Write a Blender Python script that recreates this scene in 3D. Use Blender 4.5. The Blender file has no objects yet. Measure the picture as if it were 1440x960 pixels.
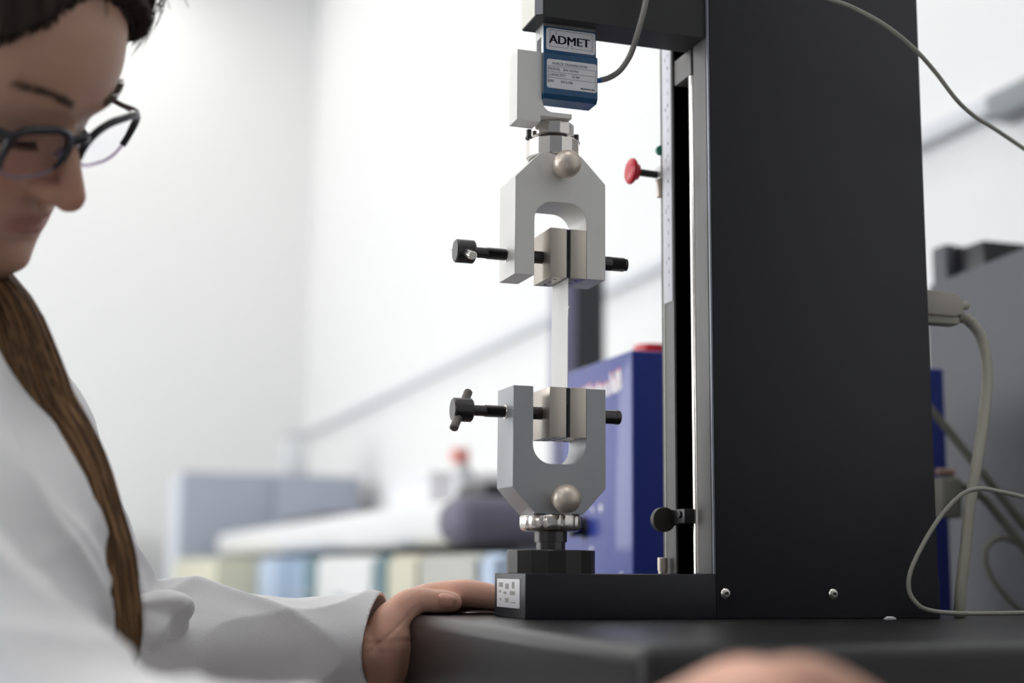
import bpy, bmesh, math, random
from math import radians as rd, sin, cos, pi
from mathutils import Vector, Matrix, noise
random.seed(7)
S = bpy.context.scene
COL = S.collection

# ------------------------------------------------------------------ camera
cam_d = bpy.data.cameras.new('camera')
cam = bpy.data.objects.new('camera', cam_d); COL.objects.link(cam)
YAW, PIT, ROL = rd(18.28), rd(9.03), rd(0.53)
fw = Vector((sin(YAW)*cos(PIT), cos(YAW)*cos(PIT), sin(PIT)))
_rt = Vector((cos(YAW), -sin(YAW), 0)); _up = _rt.cross(fw)
rt = _rt*cos(ROL) + _up*sin(ROL); up = _up*cos(ROL) - _rt*sin(ROL)
EYE = Vector((0, 0, .86))
cam.matrix_world = Matrix(((rt.x, up.x, -fw.x, EYE.x), (rt.y, up.y, -fw.y, EYE.y), (rt.z, up.z, -fw.z, EYE.z), (0, 0, 0, 1)))
cam_d.lens = 50; cam_d.sensor_width = 36; cam_d.clip_start = .02; cam_d.clip_end = 60
cam_d.dof.use_dof = True; cam_d.dof.focus_distance = 1.105; cam_d.dof.aperture_fstop = 2.9
S.camera = cam

def at(px, py, D=None, X=None, Y=None, Z=None):
    """A pixel of the 1440x960 frame as a point at depth D or on a plane X, Y or Z."""
    r = fw + rt*((px-720)/2000) - up*((py-480)/2000)
    if D is not None: t = D
    elif X is not None: t = (X-EYE.x)/r.x
    elif Y is not None: t = (Y-EYE.y)/r.y
    else: t = (Z-EYE.z)/r.z
    return EYE + r*t

# ------------------------------------------------------------------ world, light, exposure
W = bpy.data.worlds.new('world'); S.world = W; W.use_nodes = True
W.node_tree.nodes['Background'].inputs[0].default_value = (.80, .88, 1, 1)
W.node_tree.nodes['Background'].inputs[1].default_value = .6
S.view_settings.view_transform = 'Standard'; S.view_settings.look = 'None'
S.view_settings.gamma = 1; S.view_settings.use_curve_mapping = False
S.view_settings.exposure = 0.28

def area(name, loc, rot, sx, sy, power, color):
    l = bpy.data.lights.new(name, 'AREA'); l.shape = 'RECTANGLE'; l.size = sx; l.size_y = sy
    l.energy = power; l.color = color
    o = bpy.data.objects.new(name, l); COL.objects.link(o); o.location = loc; o.rotation_euler = rot
    return o
# daylight through the windows of the left wall
for wy in (0.6, 3.9, 7.2):
    area('window_daylight', (-3.72, wy, 2.0), (0, rd(-90), 0), 2.2, 2.4, 62, (.98, .985, 1))

# ------------------------------------------------------------------ helpers
def M(name, color, rough=.5, metal=0., noise_amt=0., nscale=40., bump=0., bscale=300., trans=0., ior=1.45, emit=0., sub=0., coat=0., stretch=None, color2=None, alpha=1.):
    m = bpy.data.materials.new(name); m.use_nodes = True
    nt = m.node_tree; b = nt.nodes['Principled BSDF']
    b.inputs['Base Color'].default_value = (*color, 1)
    b.inputs['Roughness'].default_value = rough; b.inputs['Metallic'].default_value = metal
    b.inputs['Transmission Weight'].default_value = trans; b.inputs['IOR'].default_value = ior
    b.inputs['Coat Weight'].default_value = coat; b.inputs['Alpha'].default_value = alpha
    if emit:
        b.inputs['Emission Color'].default_value = (*color, 1); b.inputs['Emission Strength'].default_value = emit
    if sub:
        b.inputs['Subsurface Weight'].default_value = sub; b.inputs['Subsurface Scale'].default_value = .004
        b.inputs['Subsurface Radius'].default_value = (1, .35, .2)
    tc = nt.nodes.new('ShaderNodeTexCoord')
    src = tc.outputs['Object']
    if stretch:
        mp = nt.nodes.new('ShaderNodeMapping'); mp.inputs['Scale'].default_value = stretch
        nt.links.new(src, mp.inputs['Vector']); src = mp.outputs[0]
    if noise_amt or color2:
        n = nt.nodes.new('ShaderNodeTexNoise'); n.inputs['Scale'].default_value = nscale; n.inputs['Detail'].default_value = 4
        nt.links.new(src, n.inputs['Vector'])
        mx = nt.nodes.new('ShaderNodeMix'); mx.data_type = 'RGBA'
        c2 = color2 if color2 else tuple(c*(1-noise_amt) for c in color)
        mx.inputs[6].default_value = (*color, 1); mx.inputs[7].default_value = (*c2, 1)
        nt.links.new(n.outputs['Fac'], mx.inputs[0]); nt.links.new(mx.outputs[2], b.inputs['Base Color'])
    if bump:
        n2 = nt.nodes.new('ShaderNodeTexNoise'); n2.inputs['Scale'].default_value = bscale; n2.inputs['Detail'].default_value = 3
        nt.links.new(src, n2.inputs['Vector'])
        bp = nt.nodes.new('ShaderNodeBump'); bp.inputs['Strength'].default_value = bump; bp.inputs['Distance'].default_value = .001
        nt.links.new(n2.outputs['Fac'], bp.inputs['Height']); nt.links.new(bp.outputs[0], b.inputs['Normal'])
    return m

def origin(parent):
    o = Vector()
    while parent: o += parent.location; parent = parent.parent
    return o

def link(name, me, mat, parent=None, smooth=False, ang=35):
    """Mesh data is given in world coordinates; top-level meshes get their origin at their base."""
    o = bpy.data.objects.new(name, me); COL.objects.link(o)
    vs = me.vertices
    if parent: off = origin(parent)
    else:
        xs = [v.co.x for v in vs]; ys = [v.co.y for v in vs]; zs = [v.co.z for v in vs]
        off = Vector(((min(xs)+max(xs))/2, (min(ys)+max(ys))/2, min(zs)))
        o.location = off
    me.transform(Matrix.Translation(-off))
    if parent: o.parent = parent
    if mat:
        for m in (mat if isinstance(mat, (list, tuple)) else [mat]): me.materials.append(m)
    if smooth:
        me.polygons.foreach_set('use_smooth', [True]*len(me.polygons))
        if ang < 180: me.set_sharp_from_angle(angle=rd(ang))
    return o

def bm_obj(name, bm, mat, parent=None, smooth=True, ang=35):
    bmesh.ops.recalc_face_normals(bm, faces=bm.faces)
    me = bpy.data.meshes.new(name); bm.to_mesh(me); bm.free()
    return link(name, me, mat, parent, smooth, ang)

def thing(name, loc, label, cat, group=None):
    o = bpy.data.objects.new(name, None); COL.objects.link(o); o.location = loc; o.empty_display_size = .02
    return tag(o, label, cat, group)
def tag(o, label=None, cat=None, group=None, kind=None):
    if label: o['label'] = label
    if cat: o['category'] = cat
    if group: o['group'] = group
    if kind: o['kind'] = kind
    return o
def lab(o, label): o['label'] = label; return o
def struct(o): o['kind'] = 'structure'; return o

def bx(bm, x0, x1, y0, y1, z0, z1, bev=0., seg=2):
    t = bmesh.new()
    bmesh.ops.create_cube(t, size=1)
    for v in t.verts:
        v.co = Vector((x0+(x1-x0)*(v.co.x+.5), y0+(y1-y0)*(v.co.y+.5), z0+(z1-z0)*(v.co.z+.5)))
    if bev: bmesh.ops.bevel(t, geom=t.edges[:], offset=bev, segments=seg, affect='EDGES', profile=.5)
    merge(bm, t); return bm
def merge(bm, t):
    me = bpy.data.meshes.new('tmp'); t.to_mesh(me); t.free(); bm.from_mesh(me); bpy.data.meshes.remove(me)
def box(name, x0, x1, y0, y1, z0, z1, mat, parent=None, bev=0., seg=2):
    return bm_obj(name, bx(bmesh.new(), x0, x1, y0, y1, z0, z1, bev, seg), mat, parent)

def frame_of(axis):
    a = Vector(axis).normalized()
    h = Vector((0, 0, 1)) if abs(a.z) < .9 else Vector((1, 0, 0))
    u = h.cross(a).normalized(); v = a.cross(u)
    return a, u, v
def lathe(bm, c, axis, prof, n=32, wob=None):
    """prof: (distance along axis, radius); caps added; wob(angle) scales the radius."""
    a, u, v = frame_of(axis); c = Vector(c); rings = []
    for h, r in prof:
        rings.append([bm.verts.new(c + a*h + (u*cos(2*pi*k/n)+v*sin(2*pi*k/n))*r*(wob(2*pi*k/n, h) if wob else 1)) for k in range(n)])
    for A, B in zip(rings, rings[1:]):
        for k in range(n): bm.faces.new((A[k], A[(k+1) % n], B[(k+1) % n], B[k]))
    bm.faces.new(rings[0]); bm.faces.new(rings[-1][::-1])
    return bm
def lathe_obj(name, c, axis, prof, mat, parent=None, n=32, wob=None, ang=35):
    return bm_obj(name, lathe(bmesh.new(), c, axis, prof, n, wob), mat, parent, True, ang)
def rodp(l, r, b=None):
    b = b if b is not None else r*.12
    return [(0, r-b), (b, r), (l-b, r), (l, r-b)]

def prism(bm, poly, y0, y1, bev=0.0):
    """poly of (x, z) extruded along Y."""
    t = bmesh.new()
    A = [t.verts.new((x, y0, z)) for x, z in poly]; B = [t.verts.new((x, y1, z)) for x, z in poly]
    n = len(poly)
    t.faces.new(A); t.faces.new(B[::-1])
    for k in range(n): t.faces.new((A[k], B[k], B[(k+1) % n], A[(k+1) % n]))
    bmesh.ops.recalc_face_normals(t, faces=t.faces)
    if bev:
        es = [e for e in t.edges if len(e.link_faces) == 2 and e.calc_face_angle(0) > rd(25)]
        bmesh.ops.bevel(t, geom=es, offset=bev, segments=2, affect='EDGES', profile=.5)
    merge(bm, t); return bm
def arc(cx, cz, r, a0, a1, n=8):
    return [(cx+r*cos(rd(a0+(a1-a0)*k/n)), cz+r*sin(rd(a0+(a1-a0)*k/n))) for k in range(n+1)]

def spline(P, n=12):
    """Catmull-Rom through points (any dimension tuples)."""
    P = [tuple(p) for p in P]; Q = [P[0]] + P + [P[-1]]; out = []
    for i in range(1, len(Q)-2):
        for k in range(n):
            t = k/n
            out.append(tuple(.5*(2*b + (c-a)*t + (2*a-5*b+4*c-d)*t*t + (3*b-a-3*c+d)*t**3) for a, b, c, d in zip(Q[i-1], Q[i], Q[i+1], Q[i+2])))
    out.append(P[-1]); return out

def tube(bm, pts, rad, n=12, cap=True, ref=None, flat=None):
    """pts Vectors; rad float or list; flat: list of (ru, rv) radii."""
    pts = [Vector(p) for p in pts]; N = len(pts)
    T = [(pts[min(i+1, N-1)]-pts[max(i-1, 0)]).normalized() for i in range(N)]
    u = Vector(ref) if ref else (Vector((0, 0, 1)) if abs(T[0].z) < .9 else Vector((1, 0, 0)))
    rings = []
    for i in range(N):
        u = (u - T[i]*u.dot(T[i])).normalized(); v = T[i].cross(u)
        if flat: ru, rv = flat[i]
        else: ru = rv = rad[i] if isinstance(rad, (list, tuple)) else rad
        rings.append([bm.verts.new(pts[i] + u*cos(2*pi*k/n)*ru + v*sin(2*pi*k/n)*rv) for k in range(n)])
    for A, B in zip(rings, rings[1:]):
        for k in range(n): bm.faces.new((A[k], A[(k+1) % n], B[(k+1) % n], B[k]))
    if cap: bm.faces.new(rings[0][::-1]); bm.faces.new(rings[-1])
    return bm
def cable(name, pts, r, mat, parent=None, n=10, k=10):
    return bm_obj(name, tube(bmesh.new(), spline(pts, k), r, n), mat, parent, True, 60)

def text(name, body, loc, size, mat, parent, face='-Y', align='LEFT', bold=0., xs=1., shear=0.):
    cu = bpy.data.curves.new(name, 'FONT'); cu.body = body; cu.size = size; cu.align_x = align; cu.align_y = 'BOTTOM_BASELINE'
    cu.extrude = .00008; cu.offset = bold; cu.shear = shear; cu.resolution_u = 4
    tmp = bpy.data.objects.new('tmp', cu); me = bpy.data.meshes.new_from_object(tmp); bpy.data.objects.remove(tmp)
    me.materials.clear()
    o = bpy.data.objects.new(name, me); COL.objects.link(o); me.materials.append(mat); o['size'] = size
    o.parent = parent; o.location = Vector(loc) - origin(parent)
    o.rotation_euler = (rd(90), 0, 0) if face == '-Y' else (rd(90), 0, rd(-90))
    o.scale = (xs, 1, 1); return o

# ------------------------------------------------------------------ materials
m_wall = M('wall_paint', (.77, .77, .765), .7, bump=.1, bscale=60)
m_ceil = M('ceiling_paint', (.88, .88, .88), .8, noise_amt=.02)
m_floor = M('floor_vinyl', (.42, .43, .44), .4, noise_amt=.15, nscale=6)
m_black = M('black_powder_coat', (.018, .018, .022), .42, bump=.15, bscale=900)
m_base = M('charcoal_powder_coat', (.018, .0175, .018), .33, bump=.12, bscale=800)
m_cross = M('black_anodised', (.026, .026, .027), .55, bump=.08, bscale=700)
m_dark = M('blackened_steel', (.10, .095, .095), .27, metal=.85, noise_amt=.3)
m_grey = M('grey_anodised', (.165, .16, .155), .45, metal=.2, noise_amt=.05)
m_void = M('matte_black', (.002, .002, .0025), 1., noise_amt=.1); m_void.node_tree.nodes['Principled BSDF'].inputs['Specular IOR Level'].default_value = 0
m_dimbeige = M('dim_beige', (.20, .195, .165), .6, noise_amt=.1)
m_blackplastic = M('black_plastic', (.02, .02, .022), .4, noise_amt=.1)
m_alu = M('anodised_aluminium', (.62, .62, .60), .42, metal=.75, bump=.05, bscale=500, noise_amt=.05)
m_gripw = M('lit_grip_aluminium', (.80, .79, .76), .46, metal=.25, noise_amt=.06, nscale=25, bump=.06, bscale=900)  # pale metal, lightened for the brighter reflection on the upper grip
m_gripg = M('dim_grip_aluminium', (.43, .44, .455), .46, metal=.35, noise_amt=.08, nscale=25, bump=.06, bscale=900)  # lower grip's dimmer reflection put into a darker colour
m_jaw = M('warm_steel_jaw', (.62, .56, .49), .36, metal=.75, noise_amt=.08, stretch=(1, 1, .1), nscale=200)
m_chrome = M('bright_steel', (.76, .73, .69), .24, metal=1., noise_amt=.05)
m_nickel = M('satin_nickel', (.74, .65, .56), .38, metal=.55, noise_amt=.05)
m_blue = M('transducer_blue', (.012, .085, .20), .35, coat=.3, noise_amt=.1)
m_label = M('white_label', (.80, .79, .81), .45, noise_amt=.02)
m_ink = M('black_print', (.03, .03, .06), .6, noise_amt=.1)
m_thinink = M('grey_print', (.16, .15, .20), .6, noise_amt=.1)
m_ruler = M('white_scale_tape', (.74, .74, .80), .45, noise_amt=.02)
m_bluebox = M('royal_blue_enamel', (.024, .040, .25), .38, coat=.3, noise_amt=.05)
m_red = M('red_plastic', (.62, .012, .03), .35, coat=.2, noise_amt=.05)
m_beige = M('beige_plastic', (.47, .44, .38), .5, noise_amt=.05)
m_beigecable = M('beige_cable', (.42, .41, .34), .5, noise_amt=.06)
m_greycable = M('grey_braided_cable', (.33, .32, .30), .4, metal=.3, noise_amt=.4, nscale=900, bump=.6, bscale=1500)
m_thincable = M('pale_grey_cable', (.40, .39, .34), .5, noise_amt=.3, nscale=500, bump=.3, bscale=1500)
m_film = M('specimen_film', (.93, .92, .89), .35, trans=.12, noise_amt=.05)
m_skin = None
m_coat = M('white_coat_cotton', (.90, .895, .905), .85, bump=.25, bscale=900, noise_amt=.03, nscale=30)
m_hair = M('brown_hair', (.28, .15, .068), .6, color2=(.13, .065, .03), nscale=60, bump=.2, bscale=600)
m_hairdark = M('dark_brown_hair', (.026, .014, .009), .8, noise_amt=.3, bump=.3, bscale=400)
m_frame = M('black_acetate', (.012, .012, .016), .25, coat=.3, noise_amt=.1)
m_clearframe = M('clear_lilac_acetate', (.62, .55, .66), .15, trans=.8, ior=1.2, noise_amt=.05)
m_lens = M('spectacle_lens', (.97, .97, 1), .0, trans=1., ior=1.02, noise_amt=.0)
m_bench = M('pale_bench_laminate', (.74, .74, .74), .4, noise_amt=.03)
m_benchend = M('shaded_bench_end', (.14, .13, .18), .6, noise_amt=.1)  # shade on the bench end put into the colour
m_deskwood = M('dark_desk_laminate', (.06, .06, .062), .5, noise_amt=.05)

# ------------------------------------------------------------------ the room
XW, XL, YB, YF, HC = 1.6, -3.8, 9.1, -3.6, 4.7
struct(box('floor', XL-.1, XW+.1, YF-.1, YB+.1, -.1, 0, m_floor))
struct(box('ceiling', XL-.1, XW+.1, YF-.1, YB+.1, HC, HC+.1, m_ceil))
struct(box('wall_right', XW, XW+.1, YF, YB, 0, HC, m_wall))
struct(box('wall_back', XL, XW, YB, YB+.1, 0, HC, m_wall))
struct(box('wall_front', XL, XW, YF-.1, YF, 0, HC, M('slate_wall_paint', (.30, .31, .33), .7, noise_amt=.05)))
# left wall with three window openings
bm = bmesh.new()
wins = [(-.6, 1.8), (2.7, 5.1), (6.0, 8.4)]
bx(bm, XL-.1, XL, YF, YB, 0, .9); bx(bm, XL-.1, XL, YF, YB, 3.1, HC)
ys = [YF] + [v for w in wins for v in w] + [YB]
for a, b in zip(ys[::2], ys[1::2]): bx(bm, XL-.1, XL, a, b, .9, 3.1)
struct(bm_obj('wall_left', bm, m_wall))
m_winframe = M('white_window_frame', (.8, .8, .8), .4, noise_amt=.02)
m_pane = M('window_glass', (1, 1, 1), 0, trans=1, ior=1.01)
for i, (a, b) in enumerate(wins):
    bm = bmesh.new()
    for q in ((a, a+.06, .9, 3.1), (b-.06, b, .9, 3.1), (a, b, .9, .96), (a, b, 3.04, 3.1), ((a+b)/2-.03, (a+b)/2+.03, .9, 3.1)):
        bx(bm, XL-.08, XL-.03, q[0], q[1], q[2], q[3])
    w = struct(bm_obj('window_%d' % (i+1), bm, m_winframe))
    g = box('pane', XL-.06, XL-.055, a, b, .9, 3.1, m_pane, w)
struct(box('baseboard_right', XW-.015, XW, YF, YB, 0, .1, m_winframe))
struct(box('baseboard_back', XL, XW-.015, YB-.015, YB, 0, .1, m_winframe))

# ceiling luminaires (out of frame, they light the room)
m_tube = M('lamp_diffuser', (1, .98, .94), .5, emit=4.2)
for i, (lx, ly) in enumerate([(x, y) for y in (.4, 3.4, 5.9, 8.2) for x in (-2.4, .3)]):
    t = thing('ceiling_light', (lx, ly, HC-.08), 'white ceiling luminaire %s' % ('over the room' if i else 'above the seat side'), 'light', 'ceiling luminaires of the laboratory')
    t['label'] = 'long white ceiling luminaire of the laboratory'
    box('housing', lx-.33, lx+.33, ly-.63, ly+.63, HC-.05, HC-.002, m_winframe, t)
    box('diffuser', lx-.30, lx+.30, ly-.60, ly+.60, HC-.08, HC-.05, m_tube, t)

# cable trunking on the right wall
m_trunk = M('grey_trunking', (.42, .44, .47), .5, noise_amt=.05)
m_palet = M('pale_trunking', (.66, .68, .71), .5, noise_amt=.05)
m_trunkd = M('slate_trunking', (.24, .26, .27), .5, noise_amt=.05)
t = thing('wall_trunking', (1.58, 5, 1.66), 'grey cable trunking running along the bright right-hand wall', 'trunking')
box('channel', 1.565, 1.6, 2.03, YB, 1.668, 1.700, m_palet, t, .004)
lab(box('channel', 1.545, 1.6, .2, 2.03, 1.643, 1.690, m_trunkd, t, .004), 'darker thicker length near the machine')

# ------------------------------------------------------------------ desk under the machine
t = thing('desk', (.95, 1.2, 0), 'dark laminate desk carrying the testing machine and the blue box', 'desk')
box('desktop', .22, 1.58, .62, 2.1, .665, .70, m_deskwood, t, .003)
for x in (.27, 1.51):
    for y in (.68, 2.02): box('leg', x, x+.05, y, y+.05, 0, .665, m_trunk, t, .003)
box('apron', .30, 1.53, 2.0, 2.03, .55, .665, m_deskwood, t)

# ------------------------------------------------------------------ testing machine
tm = thing('testing_machine', (.60, 1.0, .70), 'black upright tensile testing machine with slotted column and wide charcoal base', 'testing machine')
AX, AY = .377, 1.0415                      # load axis
# lower base
b = bx(bmesh.new(), .283, 1.05, .652, 1.165, .712, .8225, .0095, 5)
base = bm_obj('base', b, m_base, tm, True, 60)
for x in (.34, .98):
    for y in (.71, 1.1): lathe_obj('foot', (x, y, .70), (0, 0, 1), rodp(.014, .018), m_blackplastic, tm, 20)
# plinth box
pl = box('plinth', .3435, .700, 1.004, 1.0785, .8225, .856, m_black, tm, .0012)
cv = bmesh.new()                            # column: front plate, back and side walls round a slot
bx(cv, .4985, .6985, 1.003, 1.006, .8226, 1.72, .0012)
bx(cv, .530, .6985, 1.006, 1.100, .8560, 1.72, .0012)
bx(cv, .4985, .530, 1.0875, 1.100, .8560, 1.72)
col = bm_obj('column', cv, m_black, tm)
box('side_strip', .4965, .520, 1.0062, 1.0298, .8562, 1.72, m_grey, tm, .0010)
sb = box('slot_back', .5235, .5298, 1.0300, 1.0870, .8562, 1.72, m_void, tm)
box('slot_liner', .4962, .5234, 1.0645, 1.0667, .8562, 1.72, m_void, tm)
box('rear_rail', .4945, .5145, 1.0668, 1.0850, .8562, 1.72, m_grey, tm, .0006, 3)
lab(box('rail_edge', .4940, .5140, 1.0851, 1.0874, .8562, 1.72, M('rail_glint', (.66, .65, .60), .4, noise_amt=.04), tm, .0008, 3), 'highlight painted along the rear rail edge')  # reflection on the rail's rounded corner, painted as a bright strip
lathe_obj('guide_shaft', (.4998, 1.0352, .8562), (0, 0, 1), rodp(.411, .0044), m_chrome, tm, 24)
rl = box('scale_tape', .4938, .4945, 1.0682, 1.0849, 1.0815, 1.72, m_ruler, tm, .0003)
z = 1.095; k = 0
while z < 1.30:                             # printed numbers of the scale
    for dy, s in ((.0715, '%d' % ((k*3+2) % 9)),):
        text('scale_print', s, (.4937, 1.0755, z), .0042, m_thinink, rl, '-X')
    if k % 4 == 2:
        text('scale_print', '%d' % (k//4+1), (.4937, 1.0805, z-.003), .0050, m_thinink, rl, '-X')
    k += 1; z += .0112
lab(box('cover_edge', .4969, .4984, 1.0031, 1.0060, .8562, 1.72, M('cover_glint', (.30, .31, .36), .35, metal=.4, noise_amt=.2), tm, .0005), 'painted highlight along the edge of the column cover')  # lighter strip gives the light caught by the cover's edge
# carriage plate and crosshead
box('carriage', .4955, .512, 1.0318, 1.0640, 1.2672, 1.2895, m_grey, tm, .0008)
poly = [(.3555, 1.0062), (.512, 1.0062), (.512, 1.0425), (.3508, 1.0425), (.3508, 1.0095)]
xh = bmesh.new()
A = [xh.verts.new((x, y, 1.2897)) for x, y in poly]; B = [xh.verts.new((x, y, 1.352)) for x, y in poly]
xh.faces.new(A); xh.faces.new(B)
for k in range(5): xh.faces.new((A[k], A[(k+1) % 5], B[(k+1) % 5], B[k]))
crossh = bm_obj('crosshead', xh, m_cross, tm)
lab(box('lit_end_face', .3498, .3507, 1.0098, 1.0420, 1.2905, 1.351, M('lit_cream_end', (.80, .79, .70), .4, noise_amt=.03), crossh), 'crosshead end painted pale as lit')  # light on the crosshead's left end, put into a cream sheet
m_ch = M('grey_chamfer', (.30, .30, .33), .4, noise_amt=.05)  # greyer than the black crosshead
ch = bmesh.new()
q = [ch.verts.new(p) for p in ((.3552, 1.0057, 1.291), (.3505, 1.0091, 1.291), (.3505, 1.0091, 1.351), (.3552, 1.0057, 1.351), (.3556, 1.0063, 1.291), (.3509, 1.0097, 1.291), (.3509, 1.0097, 1.351), (.3556, 1.0063, 1.351))]
for f in ((0, 1, 2, 3), (7, 6, 5, 4), (0, 4, 5, 1), (1, 5, 6, 2), (2, 6, 7, 3), (3, 7, 4, 0)): ch.faces.new([q[i] for i in f])
lab(bm_obj('edge_strip', ch, m_ch, crossh), 'grey chamfered edge')
# column screws
for x in (.5062, .6005):
    s = lathe_obj('cover_screw', (x, 1.003, .8418), (0, -1, 0), [(0, .0042), (.0008, .0042), (.0019, .0034), (.0026, .0020), (.0026, .0018), (.0016, .0016)], m_chrome, tm, 24)
    lathe_obj('hex_socket', (x, 1.0013, .8418), (0, -1, 0), [(0, .0014), (.0004, .0014)], m_blackplastic, s, 6)
# data plug hole side and the base sticker
st = box('sticker', .3430, .3435, 1.0150, 1.0700, .8300, .8515, m_label, pl, .0002)
mx = st.data
for (yy, zz, w, h) in ((1.060, .847, .010, .0035), (1.045, .846, .008, .004), (1.030, .847, .006, .005), (1.062, .842, .004, .002), (1.050, .841, .007, .002), (1.032, .841, .012, .003), (1.061, .836, .003, .002), (1.045, .8355, .008, .0035), (1.030, .834, .010, .001)):
    box('sticker_print', .34285, .3430, yy-w/2, yy+w/2, zz-h/2, zz+h/2, M('faded_print', (.42, .42, .38), .6, noise_amt=.3, nscale=900), st)
# red pull stop on its rod
lathe_obj('stop_knob', (.4655, 1.096, 1.1985), (1, 0, -.04), [(0, .0060), (.0008, .0095), (.0022, .0112), (.0040, .0115), (.0056, .0104), (.0064, .0085), (.0066, .0072), (.0095, .0068), (.0098, .0050)], m_red, tm, 36)
lab(tm.children[-1], 'red mushroom knob')
lathe_obj('stop_rod', (.4750, 1.096, 1.1981), (1, 0, -.04), rodp(.022, .0031), m_blackplastic, tm, 20)
box('stop_bracket', .4925, .503, 1.0875, 1.100, 1.192, 1.204, m_alu, tm, .001)
lathe_obj('stop_pin', (.4950, 1.0945, 1.1772), (0, 0, 1), rodp(.015, .0030), m_nickel, tm, 20)
lathe_obj('stop_washer', (.4950, 1.0945, 1.1915), (0, 0, 1), rodp(.0015, .0040), m_chrome, tm, 20)
lathe_obj('indicator', (.4955, 1.096, 1.219), (0, -1, 0), rodp(.004, .0042), M('teal_plastic', (.02, .22, .16), .4, noise_amt=.1), tm, 20)
# lower stop: black knurled thumb knob, arm, pin
lathe_obj('thumb_knob', (.4815, 1.0660, .8995), (0, -1, 0), [(0, .0094), (.0004, .0100), (.0056, .0100), (.0062, .0095)], M('black_knurled', (.045, .040, .034), .4, noise_amt=.2, bump=.4, bscale=900), tm, 48, lambda a, h: 1+.015*sin(24*a))
box('stop_arm', .4870, .5030, 1.0345, 1.0620, .8960, .9075, m_blackplastic, tm, .0008)
box('arm_web', .4760, .4945, 1.0620, 1.0655, .8950, .9040, m_blackplastic, tm, .0008)
lathe_obj('arm_screw', (.4870, 1.0420, .9030), (-1, 0, 0), rodp(.0018, .0030), m_dark, tm, 20)
lathe_obj('stop_pin', (.4885, 1.0800, .8562), (0, 0, 1), [(0, .0036), (.0022, .0036), (.0024, .0042), (.0126, .0042), (.0130, .0038)], m_nickel, tm, 28)
m_slotblue = M('blue_slot', (.01, .015, .09), .4, noise_amt=.1)
for z0 in (.872, .909): box('slot_insert', .5200, .5234, 1.052, 1.058, z0, z0+.024, m_slotblue, tm, .001)

# ---- screw-on lower collar and stem of the load string
nut = thing('base_collar', (AX, AY, .856), 'black faceted collar clamped on the machine base under the lower grip', 'collar')
lathe_obj('collar', (AX, AY, .856), (0, 0, 1), [(0, .0340), (.0168, .0340), (.0175, .0334)], M('black_oxide_collar', (.045, .042, .040), .30, metal=.5, noise_amt=.2), nut, 16, None, 18)
lathe_obj('stem', (AX, AY, .8735), (0, 0, 1), [(0, .0112), (.0060, .0112), (.0062, .0126), (.0150, .0126), (.0155, .0118), (.0160, .0118)], m_dark, nut, 32)

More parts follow.
